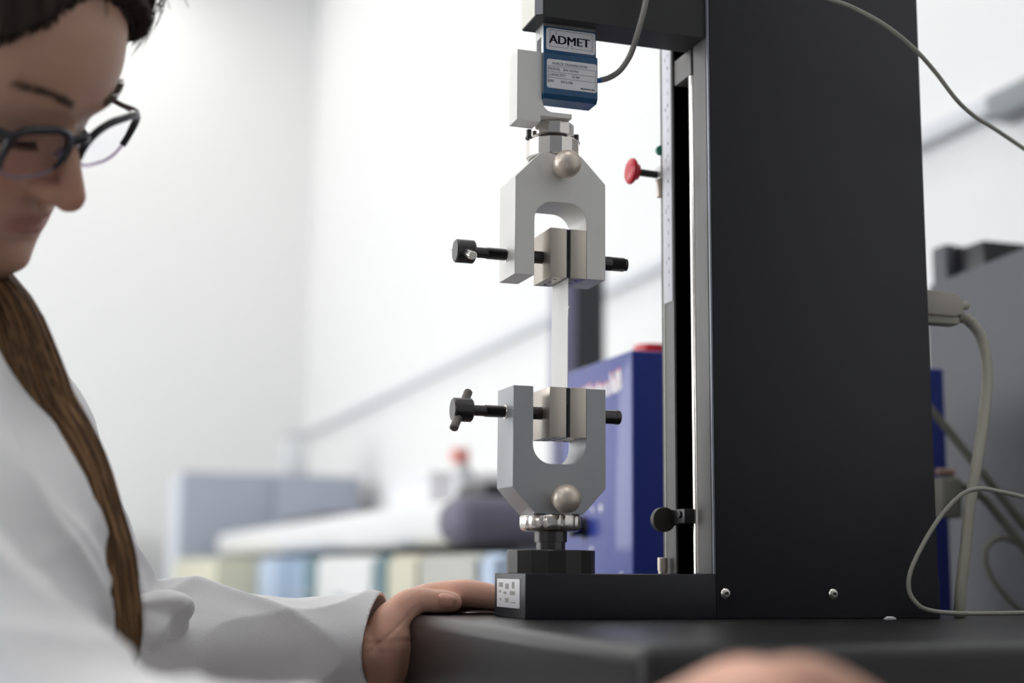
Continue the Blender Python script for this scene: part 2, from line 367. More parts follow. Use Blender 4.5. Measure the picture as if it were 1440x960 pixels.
def fork(name, label, flip, mat):
    """Grip fork; flip=1 opens downwards (upper grip), -1 opens upwards (lower)."""
    t = thing(name, (AX, AY, 1.0842 if flip > 0 else .9005), label, 'grip')
    hw, sl = .0379, .0217
    zt = (1.0842, 1.162, 1.1832, 1.1440) if flip > 0 else (.9976, .9205, .9005, .9385)
    z_open, z_sh, z_end, z_slot = zt
    s = flip; ew = .0192 if flip < 0 else .0172
    R = .0150
    P = [(AX-hw, z_open), (AX-hw, z_sh), (AX-ew, z_end), (AX+ew, z_end), (AX+hw, z_sh), (AX+hw, z_open), (AX+sl, z_open)]
    a1 = [(AX+sl-R+R*cos(rd(a)), z_slot-s*R+s*R*sin(rd(a))) for a in range(0, 91, 9)]
    a2 = [(AX-sl+R+R*cos(rd(a)), z_slot-s*R+s*R*sin(rd(a))) for a in range(90, 181, 9)]
    P += a1 + a2 + [(AX-sl, z_open)]
    body = bm_obj('fork_body', prism(bmesh.new(), P, 1.022, 1.061, .0005), mat, t, True, 20)
    # jaws
    zl, zh = (1.0840, 1.1233) if flip > 0 else (.9590, .9978)
    jb = bx(bmesh.new(), .3684, .3820, 1.0216, 1.0614, zl, zh, .0004)
    jl = bm_obj('jaw', jb, m_jaw, t)
    jr = box('jaw', .3852, AX+sl-.0002, 1.0216, 1.0614, zl, zh, m_jaw, t, .0004)
    zz = zl
    for xx, J in ((.3752, jl), (.3925, jr)):
        for yy in (1.030, 1.0415, 1.053):
            lathe_obj('screw_hole', (xx, yy, zl-.0002), (0, 0, 1), [(0, .0014), (.002, .0014)], m_blackplastic, J, 12)
    box('rubber_facing', .3821, .3832, 1.0222, 1.0608, zl+.0003, zh-.0003, m_blackplastic, t)
    box('rubber_facing', .3838, .3851, 1.0222, 1.0608, zl+.0003, zh-.0003, m_blackplastic, t)
    # clamping screw along X
    zs = 1.1031 if flip > 0 else .9790
    yc = AY
    thr = lambda x0, x1, r, p=.0011: [q for k in range(int((x1-x0)/p)) for q in ((x0+k*p, r), (x0+k*p+p*.5, r*.86))]
    sc = lathe_obj('clamp_screw', (0, yc, zs), (1, 0, 0), [(.3105, .0038), (.3110, .0042), (.3225, .0042), (.3226, .0046)] + thr(.3230, .3385, .0048) + [(.3390, .0046)], m_dark, t, 24)
    lathe_obj('clamp_spindle', (.3552, yc, zs), (1, 0, 0), [(0, .0050), (.0132, .0050)], m_dark, t, 28)
    lathe_obj('bushing', (.3384, yc, zs), (1, 0, 0), rodp(.0010, .0058), m_chrome, t, 28)
    if flip > 0:
        lathe_obj('rear_stud', (.4149, yc, zs-.0005), (1, 0, 0), [(0, .0058), (.0115, .0058)] + [(a+.0, r) for a, r in thr(.0120, .0255, .0058, .0014)] + [(.0260, .0050)], m_dark, t, 28)
    else:
        lathe_obj('rear_stud', (.4149, yc, zs-.0005), (1, 0, 0), [(0, .0055), (.0155, .0055), (.0158, .0058), (.0190, .0058), (.0198, .0050)], m_dark, t, 28)
    hd = lathe_obj('screw_head', (.2965, yc, zs), (1, 0, 0), rodp(.0155, .0092, .0010), m_dark, t, 32)
    hx = .3035
    if flip > 0: dirn = Vector((-.10, .93, .35))
    else: dirn = Vector((.42, .52, .74))
    dirn.normalize(); L = .0215 if flip < 0 else .0215
    lathe_obj('tommy_bar', Vector((hx, yc, zs))-dirn*L, dirn, rodp(2*L, .0034, .0008), m_chrome if flip > 0 else M('worn_steel_bar', (.17, .15, .145), .4, metal=.7, noise_amt=.2), hd, 20)
    # pin through the fork with its round button
    zp = 1.1715 if flip > 0 else .9115
    lathe_obj('pin_button', (AX, 1.022, zp), (0, -1, 0), [(0, .0050), (.0008, .0072), (.0026, .0082), (.0052, .0078), (.0072, .0070)] + [(.0152-.0108*cos(q_), .0110*sin(q_)) for q_ in [rd(46+13.2*i_) for i_ in range(10)]], m_nickel, t, 40, None, 80)
    return t
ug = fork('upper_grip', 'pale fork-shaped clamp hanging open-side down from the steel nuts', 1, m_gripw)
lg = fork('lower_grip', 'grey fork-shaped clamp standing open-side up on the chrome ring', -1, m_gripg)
# ring nut of the lower grip
lathe_obj('ring_nut', (AX, AY, .8878), (0, 0, 1), [(0, .0205), (.0012, .0232), (.0040, .0242), (.0110, .0242), (.0127, .0225)], m_chrome, lg, 96, lambda a, h: 1-.055*max(0, cos(11*a))**6, 50)
# upper coupling
lathe_obj('lower_nut', (AX, AY, 1.1836), (0, 0, 1), [(0, .0205), (.0010, .0215), (.0142, .0215), (.0149, .0208)], m_chrome, ug, 14, None, 20)
lathe_obj('neck', (AX, AY, 1.1980), (0, 0, 1), [(0, .0120), (.0050, .0120)], m_dark, ug, 32)
lathe_obj('upper_nut', (AX, AY, 1.2017), (0, 0, 1), [(0, .0160), (.0008, .0172), (.0101, .0172), (.0108, .0166)], m_chrome, ug, 12, None, 20)
for sx in (-1, 1):
    lathe_obj('side_pin', (AX+sx*.0203, AY, 1.1985), (0, 0, 1), [(0, .0020), (.0008, .0030), (.0022, .0030), (.0034, .0021), (.0085, .0021)], m_dark, ug, 16)

# ---- L bracket
r = .0085
P = [(.3392, 1.2075), (.3590, 1.2075), (.3590, 1.2128), (.3855, 1.2128), (.3855, 1.2166)] + [(.3692-r*0+ -.0 + r*cos(rd(a)) - .0, 1.2166+r+r*sin(rd(a))) for a in range(270, 179, -10)] + [(.3600, 1.2255), (.3600, 1.2652), (.3392, 1.2652)]
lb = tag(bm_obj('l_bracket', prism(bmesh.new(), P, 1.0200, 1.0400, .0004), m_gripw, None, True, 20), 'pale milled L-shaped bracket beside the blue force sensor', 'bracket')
lathe_obj('bolt', (.3775, 1.030, 1.2165), (0, 0, 1), [(0, .0052), (.0012, .0050), (.0024, .0030)], m_dark, lb, 24)

# ---- load cell
lc = thing('force_sensor', (.383, 1.027, 1.2262), 'blue and silver force sensor with white labels hanging from the crosshead', 'sensor')
x0, x1, yf = .3604, .4052, 1.0186
body = bmesh.new()
bx(body, x0, x1, yf+.0005, 1.0375, 1.2570, 1.2896, .0004)
bx(body, x0, x1, yf+.0005, 1.0375, 1.2310, 1.2571, .0004)
bo = bm_obj('sensor_body', body, m_alu, lc)
box('side_slot', x0-.0002, x0+.001, 1.0235, 1.0335, 1.2662, 1.2790, m_blackplastic, bo)
# blue covers, upper one flat, lower one proud with a chamfered foot
box('cover', x0+.0001, x1+.0001, yf-.0006, yf+.0010, 1.2600, 1.2866, m_blue, lc, .0003)
cp = [(-.0012, 1.2652), (-.0020, 1.2638), (-.0020, 1.2303), (.0006, 1.2268), (.0180, 1.2268), (.0180, 1.2310), (.0004, 1.2310), (.0004, 1.2652)]
cb = bmesh.new()
A = [cb.verts.new((x0+.0001, yf+y, z)) for y, z in cp]; B = [cb.verts.new((x1+.0008, yf+y, z)) for y, z in cp]
cb.faces.new(A); cb.faces.new(B[::-1])
for k in range(len(cp)): cb.faces.new((A[k], B[k], B[(k+1) % len(cp)], A[(k+1) % len(cp)]))
cov = bm_obj('cover', cb, m_blue, lc, True, 20)
def rrect(xa, xb, za, zb, r=.0018):
    return arc(xb-r, zb-r, r, 0, 90, 4)+arc(xa+r, zb-r, r, 90, 180, 4)+arc(xa+r, za+r, r, 180, 270, 4)+arc(xb-r, za+r, r, 270, 360, 4)
yl = yf-.0006
l1 = bm_obj('name_label', prism(bmesh.new(), rrect(x0+.0022, x1-.0008, 1.2672, 1.2853), yl-.0003, yl), m_label, lc)
l2 = bm_obj('rating_label', prism(bmesh.new(), rrect(x0+.0024, x1+.0002, 1.2352, 1.2590), yf-.0023, yf-.0020), m_label, lc)
y1 = yl-.0004; y2 = yf-.0024
for q_ in (-.00035, 0, .00035): text('lettering', 'ADMET', (x0+.0220+q_, y1, 1.2728), .0100, m_ink, l1, align='CENTER', xs=1.05)
def line(par, xa, xb, za, zb, y, mat=m_thinink): box('printed_line', xa, xb, y-.00005, y+.0002, za, zb, mat, par)
t_ = .00022
for (xa, xb, za, zb) in ((x0+.0052, x0+.0093, 1.2838, 1.2838+t_), (x0+.0052, x0+.0052+t_, 1.2700, 1.2838), (x0+.0052, x0+.0205, 1.2700, 1.2700+t_), (x0+.0236, x1-.0035, 1.2700, 1.2700+t_), (x1-.0035, x1-.0035+t_, 1.2700, 1.2838), (x0+.0105, x1-.0035, 1.2838, 1.2838+t_), (x0+.0103, x0+.0103+t_, 1.2805, 1.2838), (x0+.0205, x0+.0205+t_, 1.2700, 1.2722), (x0+.0236, x0+.0236+t_, 1.2700, 1.2722)):
    line(l1, xa, xb, za, zb, y1)
for xa in (x0+.0103, x0+.0206, x0+.0237):
    zb = 1.2806 if xa < x0+.015 else 1.2718
    ab = bmesh.new(); sgn = 1
    q = [ab.verts.new((xa+.0001-.0006, y1, zb)), ab.verts.new((xa+.0001+.0006, y1, zb)), ab.verts.new((xa+.0001, y1, zb+.0013))]
    ab.faces.new(q); bm_obj('arrow_mark', ab, m_ink, l1)
text('lettering', 'FORCE TRANSDUCER', (x0+.0068, y2, 1.2546), .0029, m_thinink, l2, xs=1.06)
rows = [(1.2500, 'MODEL', 'SM-10-961', .0145), (1.2452, 'CAPACITY', '10 lbf', .0215), (1.2400, 'S/N', '1013186', .0120)]
for zz, a, b2, dx in rows:
    text('lettering', a, (x0+.0036, y2, zz), .0031, m_thinink, l2)
    text('lettering', b2, (x0+.0036+dx-.002, y2, zz), .0031, m_thinink, l2)
text('lettering', 'MADE IN USA', (x1-.0016, y2, 1.2366), .0020, m_ink, l2, align='RIGHT', bold=.00002)
for zz in (1.2533, 1.2484, 1.2436): line(l2, x0+.0030, x1-.0012, zz, zz+t_, y2)
line(l2, x0+.0030, x0+.0030+t_, 1.2392, 1.2533, y2); line(l2, x1-.0012, x1-.0012+t_, 1.2390, 1.2533, y2)
lathe_obj('cable_boot', at(838, 113.8, Y=1.026), (1, 0, .25), rodp(.0050, .0021), M('blue_boot', (.01, .10, .42), .4, noise_amt=.1), lc, 16)
pts = [at(x, y, Y=yy) for x, y, yy in ((845, 112.5, 1.026), (856, 109.5, 1.024), (872, 99, 1.018), (886, 78, 1.008), (895, 52, .998), (904, 20, .992), (913, -15, .990), (935, -70, .99), (985, -120, .985), (1060, -140, .975), (1140, -90, .965))]
tag(cable('sensor_cable', pts, .0024, m_greycable), 'grey braided cable curving from the blue sensor up past the crosshead', 'cable')
pts = [at(x, y, Y=yy) for x, y, yy in ((1080, -45, .955), (1120, -22, .95), (1165, -2, .945), (1200, 11, .945), (1245, 36, .945), (1285, 68, .95), (1315, 101, .96), (1345, 140, .97), (1370, 163, .98), (1400, 182, .99), (1440, 209, 1.0), (1500, 250, 1.0), (1560, 330, 1.0), (1600, 450, 1.0))]
tag(cable('overhead_cable', pts, .0018, m_thincable), 'thin grey cable crossing in front of the column top', 'cable')

# ---- specimen film between the grips
sp = bmesh.new()
N = 24
fa, fb = [], []
for i in range(N+1):
    z = .985 + (1.098-.985)*i/N
    w = .0185
    row = [sp.verts.new((.3835+.00035*sin(j*1.3+i*.12)*(1 if i > N*.6 else .3), 1.0235+.036*j/8, z)) for j in range(9)]
    if fa:
        for j in range(8): sp.faces.new((fa[-1][j], fa[-1][j+1], row[j+1], row[j]))
    fa.append(row)
res = bmesh.ops.extrude_face_region(sp, geom=sp.faces[:])
for v in [g for g in res['geom'] if isinstance(g, bmesh.types.BMVert)]: v.co.x += .0004
tb = [sp.verts.new(p) for p in ((.3836, 1.0236, 1.0605), (.3845, 1.0205, 1.0622), (.3836, 1.0236, 1.0585), (.3838, 1.0236, 1.0605))]
sp.faces.new((tb[0], tb[1], tb[2])); sp.faces.new((tb[3], tb[2], tb[1]))
tag(bm_obj('test_strip', sp, m_film, None, True), 'thin translucent white film strip clamped between the two grips', 'specimen')

# ------------------------------------------------------------------ cables at the right
dp = thing('data_plug', (.73, 1.04, 1.07), 'beige data plug pushed into the side of the black column with thick cable', 'plug')
pb = bmesh.new()
hood = [(.6990, 1.1000), (.7440, 1.0985), (.7480, 1.0960), (.7515, 1.0905), (.7515, 1.0850), (.7478, 1.0795), (.7440, 1.0780), (.6990, 1.0785)]
prism(pb, hood, 1.028, 1.046, .0008)
bm_obj('hood', pb, m_beige, dp, True, 25)
box('lower_shell', .6990, .7495, 1.031, 1.046, 1.0712, 1.0786, m_beigecable, dp, .0018)
lathe_obj('thumbscrew', (.7510, 1.036, 1.0892), (1, 0, .02), [(0, .0036), (.0088, .0040), (.0092, .0034), (.0105, .0032)], m_beige, dp, 12)
pts = [at(x, y, Y=yy) for x, y, yy in ((1346, 445, 1.036), (1352, 446, 1.036), (1360, 449, 1.034), (1366, 455, 1.033))]
sr = bm_obj('strain_relief', tube(bmesh.new(), spline(pts, 4), [.0052 if k % 3 else .0043 for k in range(13)], 16), m_beigecable, dp)
pts = [at(x, y, Y=yy) for x, y, yy in ((1364, 452, 1.034), (1378, 471, 1.03), (1386, 500, 1.025), (1388, 540, 1.02), (1383, 590, 1.015), (1374, 650, 1.01), (1364, 710, 1.01), (1358, 770, 1.01), (1352, 820, 1.01), (1349, 857, 1.012))]
pts.append(at(1348, 862, Y=1.018)); pts.append(at(1352, 862, Y=1.05))
cable('cord', pts, .0047, m_beigecable, dp, 14)
pts = [at(x, y, Y=yy) for x, y, yy in ((1560, 740, .93), (1500, 716, .95), (1440, 699, .97), (1405, 691, .975), (1376, 687, .98), (1350, 697, .985), (1322, 727, .987), (1297, 767, .987), (1280, 805, .987), (1279, 832, .987), (1291, 850, .985))]
pts += [at(x, y, Y=yy) for x, y, yy in ((1306, 857.5, .985), (1330, 861, .985), (1370, 862.5, .985), (1440, 861.5, .985), (1500, 860, .985))]
tag(cable('loop_cable', pts, .0018, m_thincable), 'thin grey cable looping down onto the charcoal base beside the column', 'cable')
for nm, P, r, lbl in (('rear_cable', ((1296, 560), (1340, 613), (1375, 657), (1410, 700), (1442, 742)), .0045, 'blurred beige cable slanting down behind the thick cord'),
                      ('rear_cable', ((1334, 672), (1350, 682), (1380, 697), (1408, 730), (1445, 778), (1480, 830)), .0045, 'blurred beige cable leaving the far connector'),
                      ('rear_cable', ((1470, 775), (1440, 767), (1408, 756), (1388, 768), (1386, 790), (1398, 818), (1425, 850), (1445, 868)), .0030, 'thin blurred cable bowing into an arc behind the base')):
    tag(cable(nm, [at(x, y, Y=1.30) for x, y in P], r, m_dimbeige), lbl, 'cable')
rc = thing('rear_connector', at(1332, 735, Y=1.32), 'blurred beige connector plugged in behind the blue box edge', 'connector')
a = at(1318, 728, Y=1.30); b_ = at(1345, 672, Y=1.30)
box('hood', a.x, b_.x, 1.29, 1.318, a.z, b_.z, m_dimbeige, rc, .003)
a = at(1318, 672, Y=1.30); b_ = at(1340, 655, Y=1.30)
lathe_obj('thumbscrew', (a.x, 1.30, (a.z+b_.z)/2), (1, 0, 0), rodp(b_.x-a.x, .004), M('reddish_plastic', (.35, .22, .18), .5, noise_amt=.1), rc, 14)
# scrap on the base
sb_ = bmesh.new(); lathe(sb_, (.638, .99, .8226), (1, .1, 0), [(0, .0008), (.002, .0018), (.008, .0020), (.011, .0010)], 10, lambda a, h: 1+.3*sin(3*a+h*900))
tag(bm_obj('paper_scrap', sb_, m_label, None, True), 'tiny white paper scrap at the foot of the column', 'scrap')

# ------------------------------------------------------------------ blue box behind
bb = thing('blue_instrument', (.76, 1.45, .70), 'royal blue instrument box behind the testing machine with red button on top', 'instrument')
box('case', .577, .957, 1.35, 1.558, .708, 1.0850, m_bluebox, bb, .0025, 3)
for x in (.61, .92):
    for y in (1.38, 1.52): lathe_obj('foot', (x, y, .70), (0, 0, 1), rodp(.009, .012), m_blackplastic, bb, 16)
lathe_obj('red_button', (.643, 1.45, 1.087), (0, 0, 1), [(-.002, .0150), (.006, .0150), (.0065, .0195), (.0190, .0195), (.0205, .0180)], m_red, bb, 36)
lathe_obj('button_collar', (.643, 1.45, 1.084), (0, 0, 1), rodp(.006, .019), m_blackplastic, bb, 30)
k = lathe_obj('control_knob', (.577, 1.485, .905), (-1, 0, 0), [(0, .0095), (.0165, .0115), (.0175, .0105)], m_blackplastic, bb, 30)
lathe_obj('knob_ring', (.577, 1.485, .905), (-1, 0, 0), rodp(.002, .0125), m_blackplastic, bb, 30)
m_logo = M('white_logo_print', (.80, .78, .80), .5, noise_amt=.03); m_logor = M('red_logo_print', (.65, .10, .10), .5, noise_amt=.03)
def strokes(par, mat, dx, dz):
    bmL = bmesh.new()
    # slanted heavy strokes of an out-of-focus word mark (unreadable in the photograph)
    for (y, z0, z1, w) in ((1.380, 1.047, 1.068, .0065), (1.388, 1.045, 1.0665, .0065), (1.396, 1.045, 1.060, .006), (1.403, 1.0455, 1.0665, .0055), (1.414, 1.044, 1.058, .008), (1.427, 1.044, 1.057, .009), (1.440, 1.0445, 1.060, .0085), (1.453, 1.044, 1.058, .009), (1.467, 1.044, 1.062, .008), (1.480, 1.044, 1.061, .008), (1.494, 1.044, 1.059, .008), (1.508, 1.044, 1.060, .008)):
        q = [(y+w/2+.003, z1), (y-w/2+.003, z1), (y-w/2-.003+.003, z0), (y+w/2-.003+.003, z0)]
        A = [bmL.verts.new((.577-dx, a, b+dz)) for a, b in q]; B = [bmL.verts.new((.5772, a, b+dz)) for a, b in q]
        bmL.faces.new(A); bmL.faces.new(B[::-1])
        for i in range(4): bmL.faces.new((A[i], B[i], B[(i+1) % 4], A[(i+1) % 4]))
    bm_obj('word_mark', bmL, mat, par)
strokes(bb, m_logor, .0002, .0022); strokes(bb, m_logo, .0005, 0)
for (px_, py_, s) in ((845, 714, .0042), (833, 716, .0028), (832, 772, .0030), (874, 807, .0022)):
    c = at(px_, py_, X=.577); lathe_obj('panel_mark', c, (-1, 0, 0), [(0, s), (.0004, s)], m_logo, bb, 12)

# ------------------------------------------------------------------ grey instrument at the right edge
m_inst = M('slate_grey_plastic', (.085, .086, .098), .5, noise_amt=.06, bump=.1, bscale=300)
gi = thing('grey_cabinet', (1.25, 1.3, .70), 'dark slate grey equipment housing at the right edge with handle openings', 'equipment')
yz = [(1.585, .702), (1.585, 1.205), (1.575, 1.232), (.90, 1.268), (.90, .702)]
gb = bmesh.new()
A = [gb.verts.new((1.10, y, z)) for y, z in yz]; B = [gb.verts.new((1.50, y, z)) for y, z in yz]
gb.faces.new(A); gb.faces.new(B[::-1])
for i in range(5): gb.faces.new((A[i], B[i], B[(i+1) % 5], A[(i+1) % 5]))
bm_obj('housing', gb, m_inst, gi, True, 30)
box('handle_bar', 1.115, 1.50, 1.560, 1.585, 1.272, 1.286, m_blackplastic, gi, .003)
box('handle_post', 1.112, 1.130, 1.555, 1.587, 1.200, 1.286, m_inst, gi, .004)
box('handle_post', 1.165, 1.185, 1.555, 1.587, 1.225, 1.284, m_inst, gi, .004)
box('handle_recess', 1.13, 1.49, 1.50, 1.56, 1.225, 1.280, m_blackplastic, gi, .002)

# ------------------------------------------------------------------ far bench, things on and under it
fb_ = thing('long_bench', (1.1, 4.4, 0), 'long pale laboratory bench with thick rounded top along the right wall', 'bench')
tb = bmesh.new()
bx(tb, .80, 1.585, 2.86, 6.75, .905, 1.002, .030, 5)
bm_obj('bench_top', tb, m_bench, fb_, True, 60)
for y in (3.1, 6.4): box('leg', 1.08, 1.15, y, y+.07, 0, .905, m_trunk, fb_, .004); box('leg', 1.50, 1.57, y, y+.07, 0, .905, m_trunk, fb_, .004)
ch_ = thing('bench_end_block', (1.0, 2.7, .88), 'added dark grey cushion edge in front of the bench end', 'endpiece')  # bench slab's shaded end, added as a separate dark block
cbm = bx(bmesh.new(), .772, 1.45, 2.66, 2.84, .902, 1.000, .044, 6)
bm_obj('end_block', cbm, m_benchend, ch_, True, 80)
for x in (.95, 1.3): lathe_obj('support', (x, 2.75, 0), (0, 0, 1), rodp(.905, .02), m_trunk, ch_, 14)
ch_.location = (1.0, 2.75, 0)
for o in ch_.children: o.location -= Vector((0, .05, -.88))
# black case, dark tray, white box, red-capped bottle, paper
bt = box('black_case', .90, 1.35, 2.90, 3.12, 1.0025, 1.040, m_blackplastic, None, .012); tag(bt, 'low black case lying on the near end of the bench', 'case')
wb = thing('white_carton', (1.0, 3.6, 1.002), 'blurred white carton on the bench behind the black case', 'carton')
box('carton_body', .90, 1.20, 3.35, 3.75, 1.0025, 1.085, M('carton_white', (.8, .8, .82), .6, noise_amt=.03), wb, .003)
box('carton_lid', .895, 1.205, 3.345, 3.755, 1.072, 1.090, m_label, wb, .003)
c0 = at(652, 660, Y=3.2); 
bo_ = thing('capped_bottle', (c0.x, 3.2, 1.002), 'squat grey bottle with salmon red cap on the bench', 'bottle')
lathe_obj('bottle_body', (c0.x, 3.2, 1.002), (0, 0, 1), [(0, .026), (.004, .028), (.070, .028), (.088, .014), (.100, .013)], M('frosted_bottle', (.62, .62, .64), .3, noise_amt=.05), bo_, 28, None, 60)
lathe_obj('cap', (c0.x-.01, 3.2, 1.100), (0, 0, 1), rodp(.034, .022, .003), M('salmon_cap', (.80, .30, .25), .5, noise_amt=.05), bo_, 28)
for (ya, yb, xa, xb, h, lbl) in ((4.3, 5.0, .815, .95, .018, 'flat dark tray along the bench edge'),):
    tag(box('bench_shadow', xa, xb, ya, yb, 1.0022, 1.002+h, M('shadow_dark', (.10, .10, .12), .5, noise_amt=.1), None, .004), lbl, 'shadow_strip')  # objects' shadow along the bench, given as a thin dark slab
# storage units below / behind the bench, each its own cabinet
cols = {'cream': (.56, .55, .43), 'blue': (.26, .36, .50), 'white': (.66, .67, .66), 'pale blue': (.42, .51, .64), 'teal': (.10, .19, .22), 'olive grey': (.42, .42, .38), 'warm cream': (.55, .53, .41)}
units = [(2.34, 2.44, 'pale blue', 'narrow pale blue file box nearest the dark cushion'), (2.46, 2.86, 'olive grey', 'olive grey drawer unit under the bench end'),
         (2.88, 3.14, 'warm cream', 'warm cream storage box under the near half of the bench'), (3.16, 3.28, 'teal', 'narrow dark teal box under the bench'),
         (3.30, 3.98, 'white', 'wide white storage unit under the bench'), (4.00, 4.17, 'teal', 'dark teal divider box beside the blue files'),
         (4.19, 4.42, 'blue', 'blue file box, nearer of the pair under the bench'), (4.46, 4.70, 'blue', 'blue file box, farther of the pair under the bench'),
         (4.72, 5.10, 'pale blue', 'pale blue box behind the blue files'), (5.12, 6.80, 'cream', 'long cream storage unit at the far end of the bench')]
for ya, yb, cn, lbl in units:
    u = thing('storage_box', (.93, (ya+yb)/2, 0), lbl, 'storage box')
    mm = M('storage_'+cn.replace(' ', '_'), cols[cn], .5, noise_amt=.05)
    xx = .76 if yb < 6.5 else .62
    zt = .885
    box('carcass', xx, 1.0 if ya > 2.8 else .93, ya, yb, .0, zt, mm, u, .004)
    box('front_panel', xx-.012, xx, ya+.008, yb-.008, .45, zt-.01, mm, u, .003)
    box('handle', xx-.025, xx-.012, (ya+yb)/2-min(.06, (yb-ya)*.3), (ya+yb)/2+min(.06, (yb-ya)*.3), .78, .79, m_trunk, u)
# tall grey cabinet and others by the back
m_cab = M('blue_grey_cabinet', (.34, .37, .44), .5, noise_amt=.04)
m_cabl = M('lit_grey_cabinet', (.62, .65, .72), .5, noise_amt=.04)  # same cabinet steel, lightened for the side that is lit
cb_ = thing('steel_cabinet', (1.1, 6.7, 0), 'blue-grey steel cabinet beyond the far bench end', 'cabinet')
box('cabinet_body', .645, 1.50, 6.90, 7.45, 0, 1.295, m_cab, cb_, .006)
for i in range(2):
    d = box('door', .655+i*.42, 1.065+i*.42, 6.885, 6.899, .08, 1.27, m_cab, cb_, .003)
    box('handle', 1.03+i*.07, 1.045+i*.07, 6.865, 6.884, .7, .85, m_trunk, d)
lab(box('lit_side', .636, .6445, 6.90, 7.45, .0, 1.29, m_cabl, cb_), 'cabinet side painted paler as lit')
gx = thing('wall_box', (1.10, 7.0, 1.295), 'small grey box standing on the steel cabinet', 'box')
c0 = at(398, 640, Y=7.1); c1 = at(430, 605, Y=7.1)
box('box_body', c0.x, c1.x, 7.0, 7.15, 1.296, 1.50, M('mid_grey', (.66, .68, .68), .5, noise_amt=.04), gx, .004)
box('lid', c0.x-.004, c1.x+.004, 6.996, 7.154, 1.49, 1.505, m_trunk, gx, .002)
ww = thing('white_cupboard', (.2, 8.2, 0), 'white low cupboard against the back wall left of the steel cabinet', 'cupboard')
box('cupboard_body', -.9, .55, 8.4, 8.95, 0, 1.06, M('cupboard_white', (.74, .75, .76), .5, noise_amt=.03), ww, .006)
for i in range(3):
    d = box('door', -.89+i*.48, -.42+i*.48, 8.385, 8.399, .08, 1.0, M('door_cream', (.72, .70, .60), .5, noise_amt=.03), ww, .003)
    box('handle', -.47+i*.48, -.455+i*.48, 8.365, 8.384, .6, .75, m_trunk, d)
# dark post
ps = thing('dark_stand', (1.22, 3.2, 0), 'blurred dark upright post rising behind the blue box', 'post')
box('post', 1.222, 1.292, 3.18, 3.26, 1.002, 1.60, M('post_black', (.028, .030, .034), .5, noise_amt=.1), ps, .01, 3)
lab(box('post_cover', 1.170, 1.221, 3.19, 3.25, 1.002, 1.60, M('post_lavender', (.22, .22, .33), .5, noise_amt=.05), ps, .008, 3), 'lavender grey side cover')
box('post_foot', 1.14, 1.34, 3.13, 3.31, 1.0025, 1.02, m_blackplastic, ps, .003)
ps.location = (1.22, 3.2, 1.002)
for o in ps.children: o.location.z -= 1.002
#PERSON
# ------------------------------------------------------------------ the person
import numpy as np
def cf(a, b, c): return rt*a + up*b + fw*c          # a direction given to the right / up / away, in metres
Lh = cf(.351, .185, .914).normalized()
Uh = cf(.435, .841, -.334); Uh = (Uh - Lh*Uh.dot(Lh)).normalized()
Fh = Lh.cross(Uh)
HC_ = Vector((-.0663, .9549, 1.1840)); NAS = HC_ + Fh*.093
def H(f, l, u): return HC_ + Fh*f + Lh*l + Uh*u      # head coordinates: forward, to her left, up (metres from the nasion level)
HT = [(-.120, .012, .084, -.030), (-.115, .026, .088, -.020), (-.106, .039, .0925, .000), (-.092, .050, .0930, .018), (-.075, .0585, .0940, .036), (-.058, .064, .0930, .060), (-.038, .068, .0905, .080),
      (-.016, .0705, .0890, .094), (0, .072, .0935, .100), (.015, .0735, .1010, .105), (.040, .075, .1025, .110), (.068, .073, .0945, .108), (.092, .064, .0740, .098), (.112, .048, .050, .074), (.124, .028, .026, .046), (.129, .006, .006, .010)]
def head_row(u):
    for (a, b) in zip(HT, HT[1:]):
        if a[0] <= u <= b[0]:
            t = (u-a[0])/(b[0]-a[0]); return [a[i]+(b[i]-a[i])*t for i in (1, 2, 3)]
    return HT[-1][1:] if u > 0 else HT[0][1:]
def g(l, u, l0, u0, sl, su): return math.exp(-((l-l0)/sl)**2-((u-u0)/su)**2)
def face_bump(l, u):
    a = abs(l); d = 0
    # nose: ridge rising from the nasion to the tip, then the columella
    if -.060 < u < .012:
        if u > -.036: h = .0130*((.010-u)/.046)**1.25 if u < .010 else 0
        else: h = .0130*max(0, 1-((-.036-u)/.0125)**2.2)
        s = .0062 + .0058*min(1, max(0, -u/.036))
        d += h*math.exp(-(a/s)**2.0)
    d += .0095*g(a, u, .0125, -.0405, .0062, .0065)
    d += .0030*g(a, u, .024, .018, .017, .0065)
    d -= .0095*g(a, u, .033, -.004, .014, .0100)
    d += .0085*g(a, u, .032, -.0050, .0120, .0085) - .0012*g(a, u, .032, -.0115, .011, .0016)
    d += .0050*g(a, u, .044, -.034, .018, .016)
    d += .0055*g(a, u, .004, -.0635, .015, .0040) + .0065*g(a, u, 0, -.0735, .0135, .0045) - .0035*g(a, u, 0, -.0688, .020, .0016)
    d -= .0030*g(a, u, 0, -.0545, .0040, .0050) + .0030*g(a, u, 0, -.0835, .016, .005)
    d += .0065*g(a, u, 0, -.1000, .014, .010)
    return d
